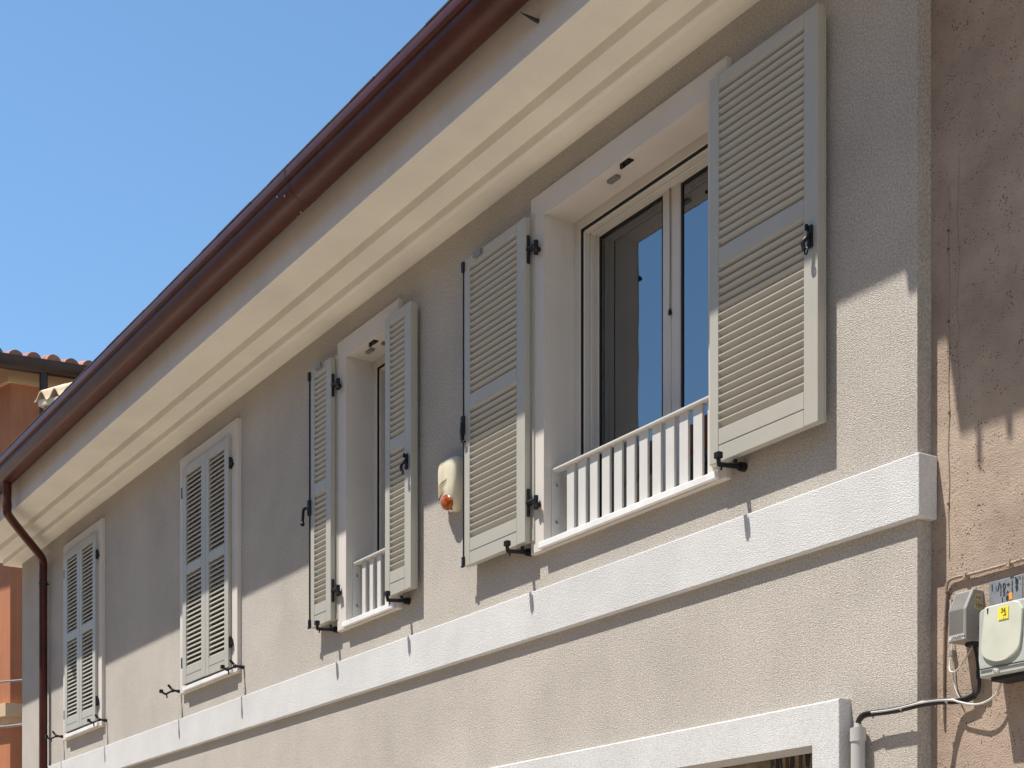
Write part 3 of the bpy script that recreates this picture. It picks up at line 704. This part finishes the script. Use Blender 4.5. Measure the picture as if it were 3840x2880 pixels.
t.part('name_plate', box(b1x0 + .003, b1x1 - .006, yf1 - .0016, yf1 - .0003, 2.643, 2.659), M['rail_paint'])
t.part('lettering', text_bm('UNUZSON', (b1x0 + b1x1) / 2 + .004, yf1 - .0019, 2.652, .011, 1.0, .3), M['ink'])
t.part('lettering', box(b1x0 + .006, b1x1 - .016, yf1 - .0022, yf1 - .0012, 2.6455, 2.6463), M['ink'])
# stickers on the side facing +X
for (ya, yb_, za, zb_, s) in ((YN - .040, YN - .014, 2.770, 2.792, '6.6'), (YN - .046, YN - .006, 2.742, 2.764, 'TEM')):
    t.part('sticker', box(b1x1 + .0002, b1x1 + .0012, ya, yb_, za, zb_), M['tan_st'])
    lb = text_bm(s, 0, 0, 0, .018)
    for v in lb.verts: v.co = Vector((b1x1 + .0014 - v.co.y, (ya + yb_) / 2 + v.co.x, (za + zb_) / 2 + v.co.z))
    t.part('lettering', lb, M['ink'])
for z in (2.682, 2.668): t.part('side_slot', box(b1x1 - .001, b1x1 + .0008, YN - .028, YN - .004, z, z + .0022), M['ink'])
t.part('cable_glands', box(b1x0 + .035, b1x1 - .006, YN - .045, YN - .006, 2.626, 2.6395, .002), M['cable_black'])

# pale cabinet
cx0, cx1, yf2 = .300, .500, -.045
cab = T('meter_cabinet', 'pale green grey plastic wall cabinet with a yellow sticker', 'cabinet', (.4, YN, 2.49))
pl = [(cx0, 2.502), (cx0 - .004, 2.56), (cx0 - .003, 2.706), (cx0 + .004, 2.714), (cx0 + .03, 2.722), (cx1 - .03, 2.722), (cx1, 2.714), (cx1 + .004, 2.70), (cx1 + .004, 2.56), (cx1, 2.502)]
cab.part('body', xz_prism(pl, yf2 + .004, YN, .005), M['boxgreen2'], smooth=False)
# raised U-shaped door panel
up = [(cx0 + .026, 2.718), (cx0 + .020, 2.66), (cx0 + .012, 2.600)]
for k in range(0, 13):
    an = math.pi + math.pi * k / 12; up.append((cx0 + .086 + .076 * math.cos(an), 2.588 + .046 * math.sin(an)))
up += [(cx0 + .168, 2.63), (cx0 + .172, 2.69), (cx0 + .160, 2.712), (cx0 + .135, 2.7195)]
cab.part('door_panel', xz_prism(up[::-1], yf2 - .004, yf2 + .003, .003), M['boxgreen'])
cab.part('seam', box(cx0 + .004, cx1 - .004, yf2 - .0006, yf2 + .002, 2.5255, 2.529), M['ink'])
bm = tube([(cx0 + .072, yf2 + .002, 2.5125), (cx0 + .072, yf2 - .008, 2.5125)], .008, 16); add_tube(bm, [(cx0 + .070, yf2 - .007, 2.5130), (cx0 + .069, yf2 - .013, 2.5135)], .005, 12)
lk = cab.part('lock', bm, M['rail_paint'], smooth=True); cab.part('keyhole', tube([(cx0 + .069, yf2 - .0128, 2.5135), (cx0 + .069, yf2 - .0138, 2.5135)], .0024, 8), M['ink'], lk)
cab.part('vent_strip', box(cx0 + .03, cx1 - .01, YN - .09, YN - .01, 2.488, 2.5015, .002), M['ink'])
stk = cab.part('yellow_sticker', box(cx0 + .082, cx0 + .121, yf2 - .0062, yf2 - .0045, 2.668, 2.706), M['yellow'])
for s_, x_, z_, h_ in (('36', cx0 + .101, 2.695, .020), ('-4', cx0 + .106, 2.681, .016), ('-', cx0 + .103, 2.672, .014)): cab.part('lettering', text_bm(s_, x_, yf2 - .0068, z_, h_, 1.0, .15), mat('green_ink', (.06, .10, .02), .7), stk)
cab.part('black_mark', xz_prism([(cx0 + .036, 2.712), (cx0 + .042, 2.713), (cx0 + .041, 2.700), (cx0 + .038, 2.694)], yf2 - .0052, yf2 - .0044), M['ink'])

# zinc plate with stencilled numbers
t = T('number_plate', 'grey zinc plate with stencilled black numbers above the pale cabinet', 'sign', (.315, YN, 2.79))
t.part('plate', box(.249, .381, YN - .004, YN - .0005, 2.735, 2.826, .0012, 1), M['plate'])
yl = YN - .0052
for s_, x_, z_, h_, m_ in (('1', .262, 2.806, .030, 'ink'), ('.', .272, 2.796, .022, 'inkblue'), ('1', .278, 2.801, .022, 'inkblue'), ('/', .288, 2.803, .036, 'ink'), ('10', .3035, 2.8015, .027, 'ink'), ('\u00f7', .3265, 2.8035, .026, 'ink'), ('1', .3420, 2.8035, .026, 'ink'), ('8', .3600, 2.8065, .026, 'ink'), ('.', .3740, 2.804, .026, 'inkblue'),
                     ('15', .3035, 2.781, .026, 'ink'), ('\u00f7', .3235, 2.780, .022, 'ink'), ('1', .3420, 2.784, .026, 'ink'), ('9', .3600, 2.785, .026, 'ink'), ('1', .3035, 2.759, .024, 'ink'), ('8', .3225, 2.762, .022, 'ink')):
    t.part('numeral', text_bm(s_, x_, yl, z_, h_), M[m_])
t.part('orange_sticker', box(.330, .342, YN - .0056, YN - .0042, 2.755, 2.777), M['orange_st'])
for x_, z_ in ((.372, 2.818), (.355, 2.820)): t.part('nail', tube([(x_, YN - .003, z_), (x_, YN - .007, z_)], .002, 8), M['ink'])

# ------------------------------------------------------------------ conduit and cables
px = -.239
t = T('conduit', 'grey plastic conduit with a collar beside the white portal', 'pipe', (px, -.03, 0))
t.part('pipe', tube([(px, -.034, 0), (px, -.034, 2.372)], .0245, 22), M['conduit'], smooth=True)
t.part('collar', tube([(px, -.034, 2.367), (px, -.034, 2.413)], .0275, 22), M['conduit'], smooth=True)
t.part('nozzle', tube([(px, -.034, 2.413), (px, -.034, 2.4185), (px, -.034, 2.420), (px, -.034, 2.425), (px, -.034, 2.4265), (px, -.034, 2.433)], [.0155, .0155, .0135, .0135, .0115, .0105], 18), M['conduit'], smooth=True)
bund = [(px, -.034, 2.425), (px + .012, -.036, 2.442), (px + .036, -.038, 2.453), (px + .075, -.036, 2.4545), (-.10, -.034, 2.452), (-.04, -.034, 2.452), (.010, -.034, 2.4545), (.050, -.022, 2.4590), (.085, .012, 2.4640), (.125, .040, 2.462), (.170, .046, 2.462), (.205, .046, 2.470)]
def off(p, dy_, dz_): return [(a, b + dy_, c + dz_) for a, b, c in p]
cb = T('cable_bundle', 'black and grey cables running from the conduit to the boxes', 'cable', (-.05, -.03, 2.45))
cb.part('black_cable', tube(smooth_path(off(bund, 0, -.0045)), .0068, 8), M['cable_black'], smooth=True)
cb.part('black_cable', tube(smooth_path(off(bund, -.006, .0045)), .0052, 8), M['cable_black'], smooth=True)
gp_ = off(bund[3:10], -.0105, .0015); cb.part('grey_cable', tube(smooth_path(gp_ + [(.150, .030, 2.455), (.20, .030, 2.440), (.245, .028, 2.436), (.285, .030, 2.447), (.312, .034, 2.472), (.322, .034, 2.500)]), .0036, 8), M['cable_grey'], smooth=True)
riser = [(.165, .046, 2.460), (.196, .046, 2.464), (.218, .046, 2.482), (.222, .046, 2.515), (.217, .046, 2.56), (.212, .045, 2.60), (.205, .042, 2.632)]
cb.part('black_cable', tube(smooth_path(riser), .0062, 8), M['cable_black'], smooth=True)
cb.part('cable_gland', tube([(.221, .046, 2.520), (.2185, .046, 2.548)], .0088, 10), M['cable_black'], smooth=True)
loop = [(.203, .036, 2.628), (.188, .030, 2.600), (.165, .028, 2.573), (.135, .030, 2.556), (.110, .034, 2.562), (.100, .044, 2.590), (.102, .052, 2.635), (.098, .055, 2.70), (.093, .057, 2.78), (.090, .057, 2.80)]
wl = T('white_cable', 'thin white cable looping below the grey ribbed box', 'cable', (.15, .03, 2.56))
wl.part('line', tube(smooth_path(loop), .0026, 8), M['cable_grey'], smooth=True)
wl.part('clip', box(.095, .110, YN - .020, YN, 2.612, 2.634, .002), M['boxgrey'])
wl.part('line', tube(smooth_path([(.103, .055, 2.612), (.108, .053, 2.54), (.120, .05, 2.50), (.138, .048, 2.470)]), .0022, 8), M['cable_grey'], smooth=True)
for x in (-.165, -.035, .075, .105):
    zz = 2.453 if x < 0 else 2.462; yy = -.036 if x < 0 else (.006 if x < .09 else .026)
    bm = tube([(x - .004, yy, zz), (x + .004, yy, zz)], .0085, 10); add_tube(bm, [(x, yy, zz - .006), (x + .001, yy - .003, zz - .017)], .002, 6)
    cb.part('cable_tie', bm, M['cable_black'] if x < -.1 else M['cable_grey'])

# ------------------------------------------------------------------ orange house across the side street
C0 = Vector((-14.976, 1.036)); dA = Vector((.130, .991)).normalized(); dB = Vector((-.959, -.282)).normalized()
nA = Vector((.991, -.130)).normalized(); nB = Vector((.282, -.959)).normalized()
def corner_off(oA, oB):   # outer corner point oA from face A and oB from face B
    det = nA.x * nB.y - nA.y * nB.x
    return C0 + Vector(((oA * nB.y - oB * nA.y) / det, (nA.x * oB - nB.x * oA) / det))
def ring_poly(oA, oB=None, la=7.0, lb=6.0):
    oB = oA if oB is None else oB
    c = corner_off(oA, oB); return [c, C0 + dA * la + nA * oA, C0 + dA * la + dB * lb, C0 + dB * lb + nB * oB]
oh = T('orange_house', 'tall orange plaster house across the side street at far left', 'house', (C0.x - 2, C0.y + 2, 0))
oh.part('wall', prism_bm(ring_poly(0), 0, 8.62), M['orange'])
oh.part('frieze', prism_bm(ring_poly(.05), 8.335, 8.56), M['frieze'])
orf = oh.part('roof', prism_bm(ring_poly(.26, .68), 8.545, 8.58), M['rooftile'])
oh.part('string_course', prism_bm(ring_poly(.10), 4.47, 4.62), M['frieze'])
oh.part('string_course', prism_bm(ring_poly(.055), 4.40, 4.469), M['frieze'])
# gutter: half-round swept along both eaves
pg = []
for k in range(13):
    an = math.pi * k / 12; pg.append((-.085 * math.cos(an), 8.53 - .15 * math.sin(an)))
bm = bmesh.new(); cols = []
for o, z in pg:
    oA, oB = .31 + o, .74 + o; c = corner_off(oA, oB); e1 = C0 + dA * 7 + nA * oA; e2 = C0 + dB * 6 + nB * oB
    cols.append([bm.verts.new((e1.x, e1.y, z)), bm.verts.new((c.x, c.y, z)), bm.verts.new((e2.x, e2.y, z))])
for a, b in zip(cols, cols[1:]):
    for k in range(2): bm.faces.new((a[k], a[k + 1], b[k + 1], b[k]))
oh.part('gutter', bm, M['gutter_dark'], smooth=True)
for k in range(26):
    c = corner_off(.27, .70) + dA * (.04 + .21 * k + .02 * (((k * 53) % 7) / 7 - .5)); pts = []
    bm = bmesh.new(); A = []; B = []
    for j in range(9):
        an = math.pi * j / 8; q = c + dA * (.085 * math.cos(an)); z = 8.545 + random.uniform(-.002, .002) + (.085 + .02 * ((k * 37) % 11) / 11) * math.sin(an); q2 = q - nA * .5
        A.append(bm.verts.new((q.x, q.y, z))); B.append(bm.verts.new((q2.x, q2.y, z + .16)))
    for j in range(8): bm.faces.new((A[j], A[j + 1], B[j + 1], B[j]))
    bm.faces.new(A)
    oh.part('tile', bm, M['rooftile'], orf, smooth=True)
P2 = C0 + dA * .33 + nA * .30
oh.part('downpipe', tube([(P2.x, P2.y, 8.44), (P2.x, P2.y, 8.0), (P2.x, P2.y, 0.1)], .048, 14), M['gutter_dark'], smooth=True)

# chimney with tile cap
row = Vector((.833, .553, 0)); axd = Vector((-.553, .833, .52)).normalized(); kb = Vector((-13.82, 1.065, 7.80))
kc = kb + row * .26 + Vector((axd.x, axd.y, 0)) * .20
t = T('chimney', 'small masonry chimney with a cap of pale curved tiles left above the gutter', 'chimney', (kc.x, kc.y, 0))
def rot_box(c, hx, hy, z0, z1, bev):
    bm = box(-hx, hx, -hy, hy, z0, z1, bev); bmesh.ops.rotate(bm, verts=bm.verts, cent=(0, 0, 0), matrix=Matrix.Rotation(math.atan2(row.y, row.x), 3, 'Z')); bmesh.ops.translate(bm, verts=bm.verts, vec=(c.x, c.y, 0)); return bm
t.part('stack', rot_box(kc, .24, .17, 0, 7.725, .012), M['oldstone'])
t.part('cap_slab', rot_box(kc, .29, .20, 7.727, 7.80, .01), M['tile_cream'])
for k in range(4):
    bm = bmesh.new(); rows_ = [[], [], [], []]; n = 16
    for j in range(n + 1):
        ph = j / n; off_ = (ph - .5) * .176; zz_ = .052 * math.cos(2 * math.pi * (ph - .5)) + .056
        for q_, (e_, dz_) in enumerate(((0, 0), (.46, 0), (0, -.016), (.46, -.016))):
            p_ = kb + row * (off_ + .178 * k + .03) + axd * (e_ - .05 + .006 * ((k * 7) % 3)); rows_[q_].append(bm.verts.new((p_.x, p_.y, p_.z + zz_ + dz_ + (.01 if k % 2 else 0))))
    A, B, A2, B2 = rows_
    for j in range(n):
        bm.faces.new((A[j], A[j + 1], B[j + 1], B[j])); bm.faces.new((A2[j + 1], A2[j], B2[j], B2[j + 1])); bm.faces.new((A[j + 1], A[j], A2[j], A2[j + 1]))
    t.part('tile', bm, M['tile_cream'], smooth=True)

# cables across the side street
for n_, (v0_, v1_, sag, lab) in enumerate(((4.62, 4.60, .05, 'pale cable bundle crossing the side street above the stone band'), (4.12, 4.26, .10, 'lower pale cable crossing the side street below the stone band'))):
    a = Vector((-15.6, -1.2, v0_)); b = Vector((-10.72, 2.2, v1_)); pts = []
    for k in range(13):
        u = k / 12; p = a.lerp(b, u); p.z -= sag * 4 * u * (1 - u); pts.append(p)
    single('street_cable', tube(pts, .011 if n_ == 0 else .015, 8), M['boxgrey'], lab, 'cable', tuple((a + b) / 2), 'cables across the side street', smooth=True)

# ------------------------------------------------------------------ house across the street (seen in the panes)
op = T('opposite_house', 'ochre house across the street reflected in the window panes', 'house', (-6, -9, 0))
op.part('wall', box(-26, 9, -14, -8.2, 0, 7.95), M['ochre'])
orf2 = op.part('roof', prism_bm([(-26.4, -14.5), (9.4, -14.5), (9.4, -7.7), (-26.4, -7.7)], 7.95, 8.07), M['rooftile'])
bm = prism_bm([(-26.4, -11.0), (9.4, -11.0), (9.4, -7.7), (-26.4, -7.7)], 8.07, 8.15)
for v in bm.verts:
    if v.co.y < -9: v.co.z += .75
op.part('roof_slope', bm, M['rooftile'], orf2)
for k in range(12):
    x = -24 + 2.7 * k
    for z in (1.1, 3.6, 6.1):
        wo = op.part('window', box(x, x + 1.0, -8.22, -8.17, z, z + 1.5), M['frieze']); op.part('pane', box(x + .1, x + .9, -8.18, -8.16, z + .1, z + 1.4), M['dark'], wo)
